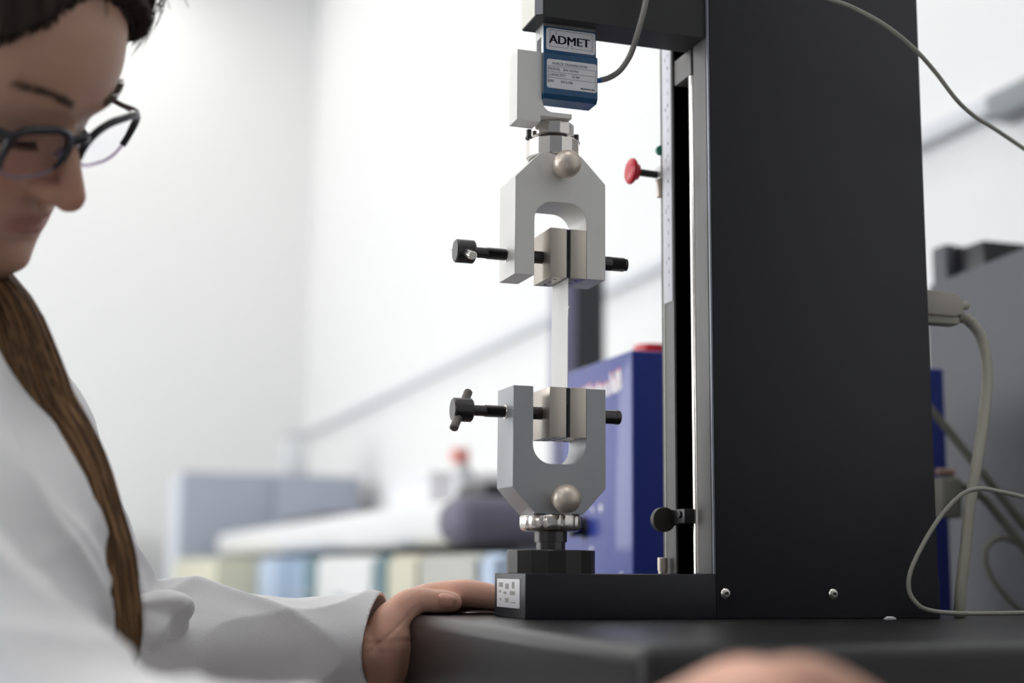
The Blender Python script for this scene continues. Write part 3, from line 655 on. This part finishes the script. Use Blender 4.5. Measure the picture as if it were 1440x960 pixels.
def head_mesh(bm, off=0., nu=150, na=150, keep=None, bumps=True, wave=None):
    rows = []
    for i in range(nu+1):
        u = -.120 + .249*(.5-.5*cos(pi*i/nu))
        lo = []
        # catmull-like smoothing: average of neighbouring rows of the table
        w = [sum(head_row(u+k*.004)[j] for k in (-2, -1, 0, 1, 2))/5 for j in range(3)]
        for j in range(na):
            a = 2*pi*j/na
            c, s = cos(a), sin(a)
            f = (w[1] if c > 0 else w[2])*math.copysign(abs(c)**(.86 if c > 0 else .95), c); l = w[0]*math.copysign(abs(s)**.86, s)
            o = off
            if wave: o += wave(a, u)
            n = Vector((f, l*1.3, u*.45)); n = n.normalized() if n.length > 1e-6 else Vector((0, 0, 1))
            if u < -.1 and not off: n = Vector((f, l, 0)).normalized() if n.length else n
            f2, l2, u2 = f+n.x*o, l+n.y*o, u+n.z*o + (o*.8 if u > .10 else 0)
            if bumps and c > 0: f2 += face_bump(l2, u2)*min(1, c*3)
            lo.append((bm.verts.new(H(f2, l2, u2)), f, l, u))
        rows.append(lo)
    for A, B in zip(rows, rows[1:]):
        for j in range(na):
            k = (j+1) % na; q = (A[j], A[k], B[k], B[j])
            if keep and not all(keep(*x[1:]) for x in q): continue
            bm.faces.new([x[0] for x in q])
    if not keep:
        bm.faces.new([x[0] for x in rows[0]][::-1]); bm.faces.new([x[0] for x in rows[-1]])
    return bm

def limb(bm, P, n=20, k=8, ref=None, ends=True):
    """Tapered limb through (x,y,z,r) or (x,y,z,ru,rv) stations with rounded ends."""
    st = [tuple(p[0])+tuple(p[1:]) for p in P]
    st = [s if len(s) == 5 else s+(s[3],) for s in st]
    S_ = spline(st, k)
    if ends:
        a, b = S_[0], S_[-1]; da = (Vector(a[:3])-Vector(S_[1][:3])).normalized(); db = (Vector(b[:3])-Vector(S_[-2][:3])).normalized()
        pre = [tuple(Vector(a[:3])+da*a[3]*sin(t))+(a[3]*cos(t), a[4]*cos(t)) for t in (1.45, 1.15, .8, .4)]
        post = [tuple(Vector(b[:3])+db*b[3]*sin(t))+(b[3]*cos(t), b[4]*cos(t)) for t in (.4, .8, 1.15, 1.45)]
        S_ = pre + S_ + post
    t = bmesh.new()
    tube(t, [s[:3] for s in S_], 0, n, True, ref, [(s[3], s[4]) for s in S_])
    merge(bm, t); return S_

def remesh(bm, voxel, smooth=2, fac=.5):
    me = bpy.data.meshes.new('tmp'); bmesh.ops.recalc_face_normals(bm, faces=bm.faces); bm.to_mesh(me); bm.free()
    o = bpy.data.objects.new('tmp', me); COL.objects.link(o)
    md = o.modifiers.new('r', 'REMESH'); md.mode = 'VOXEL'; md.voxel_size = voxel; md.use_smooth_shade = True
    if smooth: s = o.modifiers.new('s', 'SMOOTH'); s.factor = fac; s.iterations = smooth
    dg = bpy.context.evaluated_depsgraph_get(); dg.update()
    out = bpy.data.meshes.new_from_object(o.evaluated_get(dg))
    bpy.data.objects.remove(o); return out

# joints
V = Vector
shF, shN = V((-.040, 1.050, .955)), V((-.165, .800, .950))
mid = (shF+shN)/2
lat = (shF-shN).normalized(); fwd = V((lat.y, -lat.x, 0)).normalized()
elF = at(150, 912, D=1.12); wrF = at(512, 915, D=1.128)
elN = at(60, 1045, D=.62); miN = at(330, 1112, D=.585); wrN = at(850, 1185, D=.52)
pelv = V((-.17, .945, .50))

body = bmesh.new()
head_mesh(body)
for s in (-1, 1):                                        # ears
    limb(body, [(H(-.004, s*.073, .012), .006, .010), (H(-.010, s*.080, -.004), .008, .012), (H(.000, s*.074, -.030), .005, .006)], 12)
limb(body, [(H(.0900, 0, .004), .0060), (H(.1000, 0, -.014), .0068), (H(.1095, 0, -.030), .0080), (H(.1128, 0, -.0385), .0098), (H(.1120, 0, -.0410), .0096)], 24)
for s in (-1, 1): limb(body, [(H(.1060, s*.0085, -.0405), .0078), (H(.0975, s*.0130, -.0410), .0070)], 16)
neckb = mid + V((-.005, .0, .045))
limb(body, [(H(-.020, 0, -.030), .048), (H(-.035, 0, -.080), .046), (neckb*.5+H(-.035, 0, -.10)*.5, .047), (neckb, .054), (mid+V((0, 0, -.02)), .066)], 28)
limb(body, [(mid+V((0, 0, -.01)), .062, .105), (mid-V((.005, 0, .10)), .09, .135), (mid*.55+pelv*.45, .095, .135), (pelv+V((0, 0, .08)), .10, .150), (pelv, .105, .16)], 36, 8, lat.cross(V((0, 0, 1))))
for sh, el, wr in ((shF, elF, wrF), (shN, elN, wrN)):
    md_ = miN if el is elN else el*.6+wr*.4
    limb(body, [(mid*.35+sh*.65, .042), (sh, .048), (sh*.5+el*.5, .045), (el, .038), (md_, .034), (wr, .026)], 24)
for s in (-1, 1):                                        # legs, seated
    hip = pelv + lat*s*.085 + V((0, 0, -.01)); kn = hip + fwd*.40 + V((-.03, 0, .0)); kn.x = min(kn.x, .19); an = kn + V((-.04, .0, -.395))
    limb(body, [(hip, .085), (hip*.5+kn*.5, .075), (kn, .055), (kn*.5+an*.5, .050), (an, .038)], 20)
    limb(body, [(an+V((-.02, 0, -.03)), .035), (an+fwd*.10+V((0, 0, -.04)), .030)], 16)

# her left hand over the corner of the machine base
def P(x, y, d): return at(x, y, D=d)
limb(body, [(wrF, .026, .030), (P(535, 925, 1.135), .027, .030), (P(552, 905, 1.14), .024, .033)], 24, 8, up)
limb(body, [(P(540, 948, 1.130), .020), (P(546, 905, 1.122), .0205), (P(551, 878, 1.124), .0175), (P(566, 857, 1.128), .0135)], 24)                 # thenar
limb(body, [(P(556, 868, 1.126), .0150), (P(574, 850, 1.128), .0125), (P(591, 844, 1.131), .0104), (P(610, 845.0, 1.135), .0094), (P(626, 845.5, 1.139), .0092), (P(636, 846.5, 1.141), .0082)], 24)   # thumb
limb(body, [(P(555, 900, 1.150), .022), (P(575, 862, 1.155), .0165), (P(592, 850, 1.158), .0155)], 24)    # palm edge
for k, (d, dz, L_) in enumerate(((1.158, 0, 1.0), (1.180, 6, 1.08), (1.202, 9, 1.0), (1.222, 11, .82))):       # four fingers, unequal
    q = [(P(560+k*3, 880, d-.012), .0165), (P(590, 846+dz, d), .0130), (P(590+52*L_, 835+dz, d+.003), .0118), (P(590+78*L_, 835+dz*.7, d+.004), .0112), (P(590+112*L_, 841+dz*.5, d+.004), .0100), (P(590+133*L_, 848+dz*.4, d+.004), .0086)]
    limb(body, q, 20)
# her right hand, close to the lens
limb(body, [(wrN, .028, .030), (P(930, 1125, .525), .026, .036), (P(1000, 1062, .53), .024, .040)], 24, 8, up)
limb(body, [(P(985, 1040, .53), .024), (P(1040, 988, .53), .0175), (P(1085, 976, .53), .0135)], 24)
for k, (d, L_) in enumerate(((.515, .9), (.533, 1.0), (.551, .95), (.568, .75))):
    q = [(P(990, 1060+k*4, d), .017), (P(1062, 982+k*2+abs(k-1)*5, d), .0125), (P(1062+75*L_, 962+k*5, d+.002), .0105), (P(1062+145*L_, 985+k*5, d+.003), .0098), (P(1062+185*L_, 1018+k*4, d+.003), .0085)]
    limb(body, q, 18)
limb(body, [(P(955, 1055, .512), .017), (P(1005, 1015, .502), .0125), (P(1060, 1000, .500), .0105), (P(1110, 1005, .502), .0090)], 18)
bme = remesh(body, .0020, 3)
n_ = len(bme.vertices); cc_ = np.empty(n_*3); bme.vertices.foreach_get('co', cc_); cc_ = cc_.reshape(-1, 3)
nn_ = np.empty(n_*3); bme.vertices.foreach_get('normal', nn_); nn_ = nn_.reshape(-1, 3)
hc_ = np.array(P(545, 905, 1.12)); dd = np.sqrt(((cc_-hc_)**2).sum(1)); mk = np.exp(-(dd/.032)**4)
for z0_, w_, a_, sl in ((P(540, 901, 1.12).z, .0011, .0011, .05), (P(540, 917, 1.12).z, .0009, .0006, -.06), (P(560, 886, 1.12).z, .0013, .0012, .9), (P(590, 834, 1.13).z, .001, .0004, 3.0)):
    zz_ = cc_[:, 2] - z0_ - sl*(cc_[:, 0]-hc_[0]); cc_ -= nn_*(a_*mk*np.exp(-(zz_/w_)**2))[:, None]
bme.vertices.foreach_set('co', cc_.astype(np.float32).ravel()); bme.update()
person = thing('person', (-.12, .93, 0), 'long-haired person in white lab coat leaning over with glasses, one hand on the machine base', 'person')
# skin colour: lips, lids and blush as a colour attribute; hands painted brighter as lit
n = len(bme.vertices); co = np.empty(n*3); bme.vertices.foreach_get('co', co); co = co.reshape(-1, 3)
rel = co - np.array(HC_); f = rel@np.array(Fh); l = rel@np.array(Lh); u = rel@np.array(Uh)
G = lambda l0, u0, sl, su: np.exp(-((np.abs(l)-l0)/sl)**2-((u-u0)/su)**2)*(f > .05)
lip = np.clip(1.6*(np.exp(-(l/.020)**4)*np.exp(-((u+.0685)/.0075)**4)*(f > .08)), 0, 1)
rosy = np.clip(.6*G(.0, -.040, .014, .016) + .5*G(.040, -.035, .02, .02), 0, 1)
lid = np.clip(.8*G(.032, -.004, .018, .010), 0, 1)
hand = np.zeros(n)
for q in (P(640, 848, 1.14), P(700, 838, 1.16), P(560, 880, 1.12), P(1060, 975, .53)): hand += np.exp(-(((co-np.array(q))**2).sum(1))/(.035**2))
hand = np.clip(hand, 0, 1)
base_c = np.array((.50, .29, .205)); lips_c = np.array((.37, .165, .135)); rosy_c = np.array((.50, .20, .14)); lid_c = np.array((.26, .15, .12)); hand_lit_c = np.array((.97, .55, .41))  # hand tone is the base skin brightened for the light on it
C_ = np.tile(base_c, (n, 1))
for m_, c_ in ((rosy, rosy_c), (lid, lid_c), (lip, lips_c), (hand, hand_lit_c)): C_ = C_*(1-m_[:, None]) + c_*m_[:, None]
at_ = bme.color_attributes.new('skin', 'FLOAT_COLOR', 'POINT')
at_.data.foreach_set('color', np.concatenate([C_, np.ones((n, 1))], 1).astype(np.float32).ravel())
m_skin = M('skin', (.5, .3, .2), .42, bump=.25, bscale=1400, sub=.12)
nt = m_skin.node_tree; an_ = nt.nodes.new('ShaderNodeAttribute'); an_.attribute_name = 'skin'
nt.links.new(an_.outputs['Color'], nt.nodes['Principled BSDF'].inputs['Base Color'])
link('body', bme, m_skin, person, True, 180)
# thumb nail
nb = bmesh.new()
c0, c1 = P(617, 840, 1.127), P(641, 841, 1.131); ax = (c1-c0).normalized(); nn = (fw*-1+up*.75).normalized(); nn = (nn-ax*nn.dot(ax)).normalized(); sd = ax.cross(nn)
rows = []
for i in range(9):
    t = i/8; r = []
    w = .0062*(1-.75*max(0, t-.75)**1.0*1.6)*(1-.6*max(0, .2-t)*3)
    for j in range(9):
        s = (j-4)/4
        p = c0.lerp(c1, t) + sd*(s*w) + nn*(.0012-.0042*s*s-.0012*t*t)
        r.append(nb.verts.new(p + nn*.0000))
    rows.append(r)
for A, B in zip(rows, rows[1:]):
    for j in range(8): nb.faces.new((A[j], A[j+1], B[j+1], B[j]))
r_ = bmesh.ops.extrude_face_region(nb, geom=nb.faces[:])
for v in [q for q in r_['geom'] if isinstance(q, bmesh.types.BMVert)]: v.co -= nn*.0012
bm_obj('thumbnail', nb, M('nail', (1., .52, .41), .5, sub=.1, noise_amt=.05), person, True, 80)

# eyes: brows and lashes
m_brow = M('brow_hair', (.10, .06, .04), .6, noise_amt=.2)
m_lash = M('lash', (.015, .010, .009), .6, noise_amt=.2)
for s in (-1, 1):
    eb = bmesh.new(); random.seed(3)
    for i in range(110):
        l0 = s*(.014 + .036*random.random()); u0 = .0225 + .0045*(random.random()-.5) + .006*math.sin(min(1, (abs(l0)-.012)/.036)*2.2) - .0015
        w = head_row(u0); ff = w[1]*(max(0, 1-(abs(l0)/w[0])**(2/.86)))**.43 + face_bump(l0, u0)
        p = H(ff+.0004, l0, u0); q = H(ff+.0010-abs(l0)*.02, l0+s*.0075, u0+.0012*(random.random()-.2))
        tube(eb, [p, (p+q)/2+Fh*.0006, q], [.00028, .00024, .0001], 4)
    bm_obj('eyebrow', eb, m_brow, person, True, 180)
    lb_ = bmesh.new()
    for i in range(60):
        l0 = s*(.019+.027*i/59); u0 = -.0115 - .0010*math.sin(pi*i/59)
        w = head_row(u0); ff = w[1]*(max(0, 1-(abs(l0)/w[0])**(2/.86)))**.43 + face_bump(l0, u0)
        p = H(ff, l0, u0); tube(lb_, [p, H(ff+.004, l0+s*.001, u0-.003), H(ff+.0075, l0+s*.002, u0-.0035)], [.0002, .00015, .00008], 4)
    bm_obj('eyelashes', lb_, m_lash, person, True, 180)

# ---- lab coat
def coat_noise(me, amp, seedv, dirs):
    n = len(me.vertices); co = np.empty(n*3); me.vertices.foreach_get('co', co); co = co.reshape(-1, 3)
    no = np.empty(n*3); me.vertices.foreach_get('normal', no); no = no.reshape(-1, 3)
    d = np.zeros(n)
    wob = np.sin(co[:, 0]*31+seedv)+np.sin(co[:, 1]*27+1.3*seedv)+np.sin(co[:, 2]*35+2.1*seedv)
    for (vx, vy, vz, a, ph) in dirs:
        s = np.sin(co[:, 0]*vx+co[:, 1]*vy+co[:, 2]*vz+ph+wob*.9)
        d += a*(1-np.abs(s))**1.6*2 - a
    co += no*d[:, None]*amp
    me.vertices.foreach_set('co', co.astype(np.float32).ravel()); me.update()
def along(a, b, t): return a.lerp(b, t)
coat = bmesh.new()
R0 = lat.cross(V((0, 0, 1)))
limb(coat, [(mid+V((0, 0, .048)), .066, .090), (mid+V((.0, 0, -.015)), .098, .150), (mid-V((-.008, 0, .10)), .135, .175), (mid*.55+pelv*.45+fwd*.03, .135, .165), (pelv+V((.02, 0, .08)), .140, .180), (pelv+V((.03, 0, .02)), .130, .18)], 48, 8, R0)
# far sleeve
limb(coat, [(mid*.35+shF*.65, .075), (shF+V((.003, .0, .0)), .067), (along(shF, elF, .4), .063), (along(shF, elF, .75), .058), (elF+V((-.01, 0, .005)), .056)], 32)
cuffF = P(529, 900, 1.128)
sv = [(elF+V((-.005, 0, .0)), .052), (along(elF, cuffF, .25)+V((0, 0, .006)), .050), (along(elF, cuffF, .55)+V((0, 0, .002)), .041), (along(elF, cuffF, .8), .0385), (cuffF, .0385, .0375), (cuffF+(cuffF-elF).normalized()*.03, .0385, .0375)]
S1 = limb(coat, sv, 32, 8, up, False)
# bunched cloth at the elbow bend and shoulder seam
limb(coat, [(P(205, 850, 1.02), .012), (P(232, 846, 1.03), .013), (P(247, 856, 1.05), .011), (P(236, 872, 1.06), .010)], 16)
limb(coat, [(P(205, 885, 1.02), .020), (P(215, 858, 1.04), .016), (P(240, 870, 1.07), .014)], 16)
# near sleeve
limb(coat, [(mid*.35+shN*.65, .075), (shN, .070), (along(shN, elN, .45), .060), (elN, .052), (miN, .045), (along(miN, wrN, .5), .039), (wrN+(wrN-miN).normalized()*(-.01), .037)], 32)
cme = remesh(coat, .0028, 4)
coat_noise(cme, 1.0, .7, [(19, 11, 27, .0030, .4), (-25, 18, 22, .0016, 1.9), (15, -45, 40, .0005, 3.0)])
ct = link('lab_coat', cme, m_coat, person, True, 180)
# cut the cuff open: drop the faces of the end cap
bmc = bmesh.new(); bmc.from_mesh(cme)
axc = (cuffF-elF).normalized(); offc = origin(person)
nrm = (axc - fw*.24 - up*.05).normalized(); pc = cuffF-offc
near = [e for f in bmc.faces if (f.calc_center_median()-pc).length < .085 and (f.calc_center_median()-pc).dot(axc) > -.05 for e in (f,)]
geo = list({v for f in near for v in f.verts}) + list({e for f in near for e in f.edges}) + near
bmesh.ops.bisect_plane(bmc, geom=geo, plane_co=pc, plane_no=nrm, clear_outer=True)
bmc.to_mesh(cme); bmc.free()
cme.polygons.foreach_set('use_smooth', [True]*len(cme.polygons))
sol = ct.modifiers.new('cloth', 'SOLIDIFY'); sol.thickness = .0024; sol.offset = -1
# collar, lapel, buttons
col_ = bmesh.new()
for s in (-1, 1):
    pts_ = [mid+V((0, 0, .055))-fwd*.05+lat*s*.02, mid+V((0, 0, .055))-fwd*.02+lat*s*.068, mid+V((0, 0, .015))+fwd*.055+lat*s*.055, mid+V((0, 0, -.08))+fwd*.118+lat*s*.035, mid+V((0, 0, -.17))+fwd*.146+lat*s*.008]
    limb(col_, [(p, .006, .018) for p in pts_], 14, 6, V((0, 0, 1)))
bm_obj('collar', col_, m_coat, person, True, 180)
for k in range(3):
    c = mid+V((0, 0, -.20-.10*k))+fwd*(.150-.0*k)
    lathe_obj('coat_button', c, fwd, [(0, .0085), (.002, .009), (.0035, .008), (.003, .005)], m_label, person, 20)

# ---- trousers / shoes are below the frame: simple stool carries her
stl = thing('lab_stool', (pelv.x, pelv.y, 0), 'round laboratory stool under the seated person', 'stool')
lathe_obj('seat', (pelv.x, pelv.y, .300), (0, 0, 1), rodp(.05, .17, .015), m_blackplastic, stl, 32)
lathe_obj('column', (pelv.x, pelv.y, .03), (0, 0, 1), rodp(.27, .025), m_chrome, stl, 20)
for k in range(5):
    a = 2*pi*k/5; lathe_obj('leg', (pelv.x+.02*cos(a), pelv.y+.02*sin(a), .035), (cos(a), sin(a), -.05), rodp(.26, .014), m_dark, stl, 12)

# ---- hair
m_strand = m_hair
def keep_hair(f, l, u):
    hl = .088 - .040*(min(1, abs(l)/.060))**2
    if f > .045: return u > hl
    if f > .000: return u > hl - (0.045-f)*1.6
    return u > -.060 - (0-f)*.35
hb = bmesh.new()
head_mesh(hb, .010, 190, 260, keep_hair, False, lambda a, u: .0011*sin(a*38+u*60)+.0008*sin(a*91) + .004*max(0, sin(a*2+.6)))
r_ = bmesh.ops.extrude_face_region(hb, geom=hb.faces[:])
for v in [q for q in r_['geom'] if isinstance(q, bmesh.types.BMVert)]: v.co = HC_ + (v.co-HC_)*.90
bm_obj('hair_cap', hb, m_hairdark, person, True, 180)
# loose tufts over the forehead edge
random.seed(11)
tf = bmesh.new()
for i in range(260):
    l0 = .046 + .020*random.random(); u0 = .062+.040*random.random(); f0 = .050 - .03*random.random()
    p = H(f0+.020, l0, u0+.010); q = H(f0+.026+.010*random.random(), l0+.004+.006*random.random(), u0-.012-.012*random.random())
    m_ = H(f0+.032, l0+.010, u0+.004)
    tube(tf, spline([p, m_, q], 4), [.0005]*5+[.0004, .0003, .0002, .0001], 4)
for i in range(900):
    l0 = -.072+.137*random.random(); hl = .088-.040*(min(1, abs(l0)/.060))**2
    u0 = hl + .012*random.random() - .003; w = head_row(u0); ff = w[1]*(max(0.02, 1-(abs(l0)/w[0])**(2/.86)))**.43
    p = H(ff+.003, l0, u0-.002); u1 = u0+.030; w1 = head_row(u1); f1 = w1[1]*(max(0.02, 1-(min(abs(l0), w1[0]*.98)/w1[0])**(2/.86)))**.43
    q = H(f1+.013, l0*1.02, u1+.004)
    tube(tf, spline([p, (p+q)/2+Fh*.004, q], 3), .0005, 4)
for i in range(14):                                      # flyaways
    l0 = -.03+.10*random.random()
    p = H(.06, l0, .098); q = H(.085+.02*random.random(), l0+.02*random.random(), .075+.03*random.random())
    tube(tf, spline([p, (p+q)/2+Uh*.012, q], 4), .00022, 4)
tag(bm_obj('hair_fringe', tf, m_hairdark, person, True, 180), kind='stuff')
# hair hanging from behind the ear over the shoulder
lockP = [(H(-.085, .01, -.020), .030, .030), (P(-75, 360, 1.0), .030, .026), (P(-20, 410, .965), .020, .018), (P(14, 450, .935), .0185, .016)]
for x, y, r0 in ((28, 510, .0250), (50, 570, .0260), (87, 618, .0205), (117, 665, .0170), (137, 728, .0160), (157, 778, .0125), (169, 845, .0112), (172, 895, .0110), (174, 945, .0060)):
    lockP.append((P(x, y, .915 if y < 900 else .92), r0, .014))
lockS = spline([tuple(p[0])+p[1:] for p in lockP], 10)
lk = bmesh.new()
tube(lk, [s[:3] for s in lockS], 0, 28, True, rt, [(s[3]*.90, s[4]*.90) for s in lockS])
for v in lk.verts: v.co += Vector((1, 1, 0))*.0008*sin(v.co.x*900+v.co.y*700)
lb2 = bmesh.new()
nape = neckb*.6+H(-.09, 0, -.09)*.4
for s_ in (-.6, 0, .6):
    limb(lb2, [(H(-.055, s_*.055, .040), .050), (H(-.075, s_*.070, -.015), .042), (H(-.080, s_*.075, -.070), .036), (nape+lat*s_*.05, .036), (neckb-fwd*.055+lat*(.02+s_*.045)+V((0, 0, -.01)), .032)], 24)
for s_ in (-1, 1):
    limb(lb2, [(H(.012, s_*.070, .045), .018, .014), (H(-.008, s_*.078, -.005), .024, .013), (H(-.030, s_*.074, -.055), .026, .015), (H(-.060, s_*.058, -.100), .026, .02)], 18)
limb(lb2, [(nape, .034), (nape+lat*.05+fwd*.01, .030), (V(lockP[1][0])-V((.02, 0, -.01)), .028), (V(lockP[2][0]), .018)], 20)
bme2 = remesh(lb2, .005, 6)
link('hair_back', bme2, m_hairdark, person, True, 180)
bm_obj('hair_lock', lk, M('deep_brown_hair', (.085, .047, .026), .5, noise_amt=.4, bump=.3, bscale=500), person, True, 180)
pts_ = [V(s[:3]) for s in lockS]; N = len(pts_)
T_ = [(pts_[min(i+1, N-1)]-pts_[max(i-1, 0)]).normalized() for i in range(N)]
sb2 = bmesh.new(); random.seed(5); MI = []
u_ = rt.copy(); FR = []
for i in range(N):
    u_ = (u_-T_[i]*u_.dot(T_[i])).normalized(); FR.append((u_.copy(), T_[i].cross(u_)))
for i in range(1500):
    a0 = random.random()*2*pi; rr = .90+.12*random.random(); tw = random.uniform(-.9, .9); ph = random.random()*6.28; fly = random.random() < .05
    i0 = random.randint(0, 8); i1 = N-1-random.randint(0, 22); P_ = []
    am = random.uniform(.02, .09)
    for j in range(i0, i1, 4):
        t = j/N; a = a0+tw*t; r2 = rr*(1+am*sin(t*14+ph)) + (.45*t*t*abs(sin(ph*3))*(.6+.4*sin(t*9+ph)) if fly else 0)
        uu, vv = FR[j]; s = lockS[j]
        P_.append(pts_[j]+uu*cos(a)*s[3]*r2+vv*sin(a)*s[4]*r2)
    rd_ = .00016 if fly else random.uniform(.00032, .00060)
    if len(P_) > 4:
        n0 = len(sb2.faces)
        tube(sb2, P_, [rd_*(1 if k < len(P_)-3 else .5) for k in range(len(P_))], 4, False, rt)
        sb2.faces.ensure_lookup_table(); mi_ = random.choice((0, 0, 1, 2))
        for k_ in range(n0, len(sb2.faces)): sb2.faces[k_].material_index = mi_
o = bm_obj('hair_strands', sb2, [m_strand, M('golden_hair', (.50, .29, .135), .55, noise_amt=.3, nscale=80), M('umber_hair', (.09, .045, .02), .6, noise_amt=.3, nscale=80)], person, True, 180); tag(o, kind='stuff')
for nm, A_, B_ in (('far_side_hair', 1, .03),):
    pass

def Hg(f, l, u): return H(f, l, u-.0062+.057*l)
# ---- glasses
gl = thing('eyeglasses', NAS - Uh*.03, 'black-rimmed eyeglasses with clear lower rims on the person\'s face', 'eyeglasses')
def lens_outline(s, n=44):
    out = []
    for k in range(n):
        a = 2*pi*k/n; c, q = cos(a), sin(a)
        lx = .0345 + .0268*math.copysign(abs(c)**.66, c) + .0015*q
        uz = -.0080 + .0190*math.copysign(abs(q)**.72, q) + (.0035*c if q > 0 else -.0025*abs(c)*0) + (.003 if q < 0 else 0)
        ff = .1120 - .0000*lx - 2.2*(lx-.012)**2 + (uz+.01)*.12
        out.append((ff-.008, s*lx, uz+.004))
    return out
for s in (-1, 1):
    O_ = lens_outline(s); O2 = O_ + O_[:2]
    n_ = len(O_)
    topi = [k for k in range(-3, n_//2+4)]
    tp = bmesh.new(); tube(tp, [Hg(*O_[k % n_]) for k in topi], 0, 8, True, Fh, [(.0027, .0030 if 3 < i < len(topi)-4 else .0018) for i in range(len(topi))])
    if s == -1:
        tube(tp, [Hg(*O_[k % n_]) for k in range(n_//2+1, n_//2+7)], .0017, 8, True, Fh)
    bm_obj('upper_rim', tp, m_frame, gl, True, 60)
    lo_ = bmesh.new(); tube(lo_, [Hg(*O_[k % n_]) for k in range(n_//2+2, n_-1)], 0, 8, True, Fh, [(.0014, .0014)]*(n_-1-n_//2-2))
    lab(bm_obj('lower_rim', lo_, m_clearframe, gl, True, 60), 'clear lilac lower rim')
    ln = bmesh.new(); vs = [ln.verts.new(Hg(*p)) for p in O_]; cc = ln.verts.new(Hg(sum(p[0] for p in O_)/n_+.0010, sum(p[1] for p in O_)/n_, sum(p[2] for p in O_)/n_))
    for k in range(n_): ln.faces.new((vs[k], vs[(k+1) % n_], cc))
    rr_ = bmesh.ops.extrude_face_region(ln, geom=ln.faces[:])
    for v in [q for q in rr_['geom'] if isinstance(q, bmesh.types.BMVert)]: v.co -= Fh*.0012
    bm_obj('lens', ln, m_lens, gl, True, 60)
    hx_ = O_[3]
    te = bmesh.new(); tube(te, spline([Hg(hx_[0], hx_[1], hx_[2]+.001), Hg(hx_[0]-.006, hx_[1]+s*.006, hx_[2]+.002), Hg(.070, s*.0755, .006), Hg(.030, s*.0785, .004), Hg(-.005, s*.0785, .004), Hg(-.030, s*.077, -.015), Hg(-.040, s*.074, -.035)], 6), 0, 8, True, Uh, [(.0038-.0018*min(1, i/10), .0016) for i in range(37)])
    bm_obj('temple', te, m_frame if s < 0 else M('tortoise_temple', (.05, .025, .025), .3, noise_amt=.3), gl, True, 60)
    npd = bmesh.new(); tube(npd, [Hg(.102, s*.0095, -.004), Hg(.100, s*.0105, -.010)], 0, 8, True, Fh, [(.003, .0016)]*2); bm_obj('nose_pad', npd, m_clearframe, gl, True, 60)
br = bmesh.new(); tube(br, spline([Hg(.1045, -.0100, .003), Hg(.1075, 0, .0060), Hg(.1045, .0100, .003)], 5), 0, 8, True, Uh, [(.0038, .0022)]*11)
bm_obj('bridge', br, m_frame, gl, True, 60)
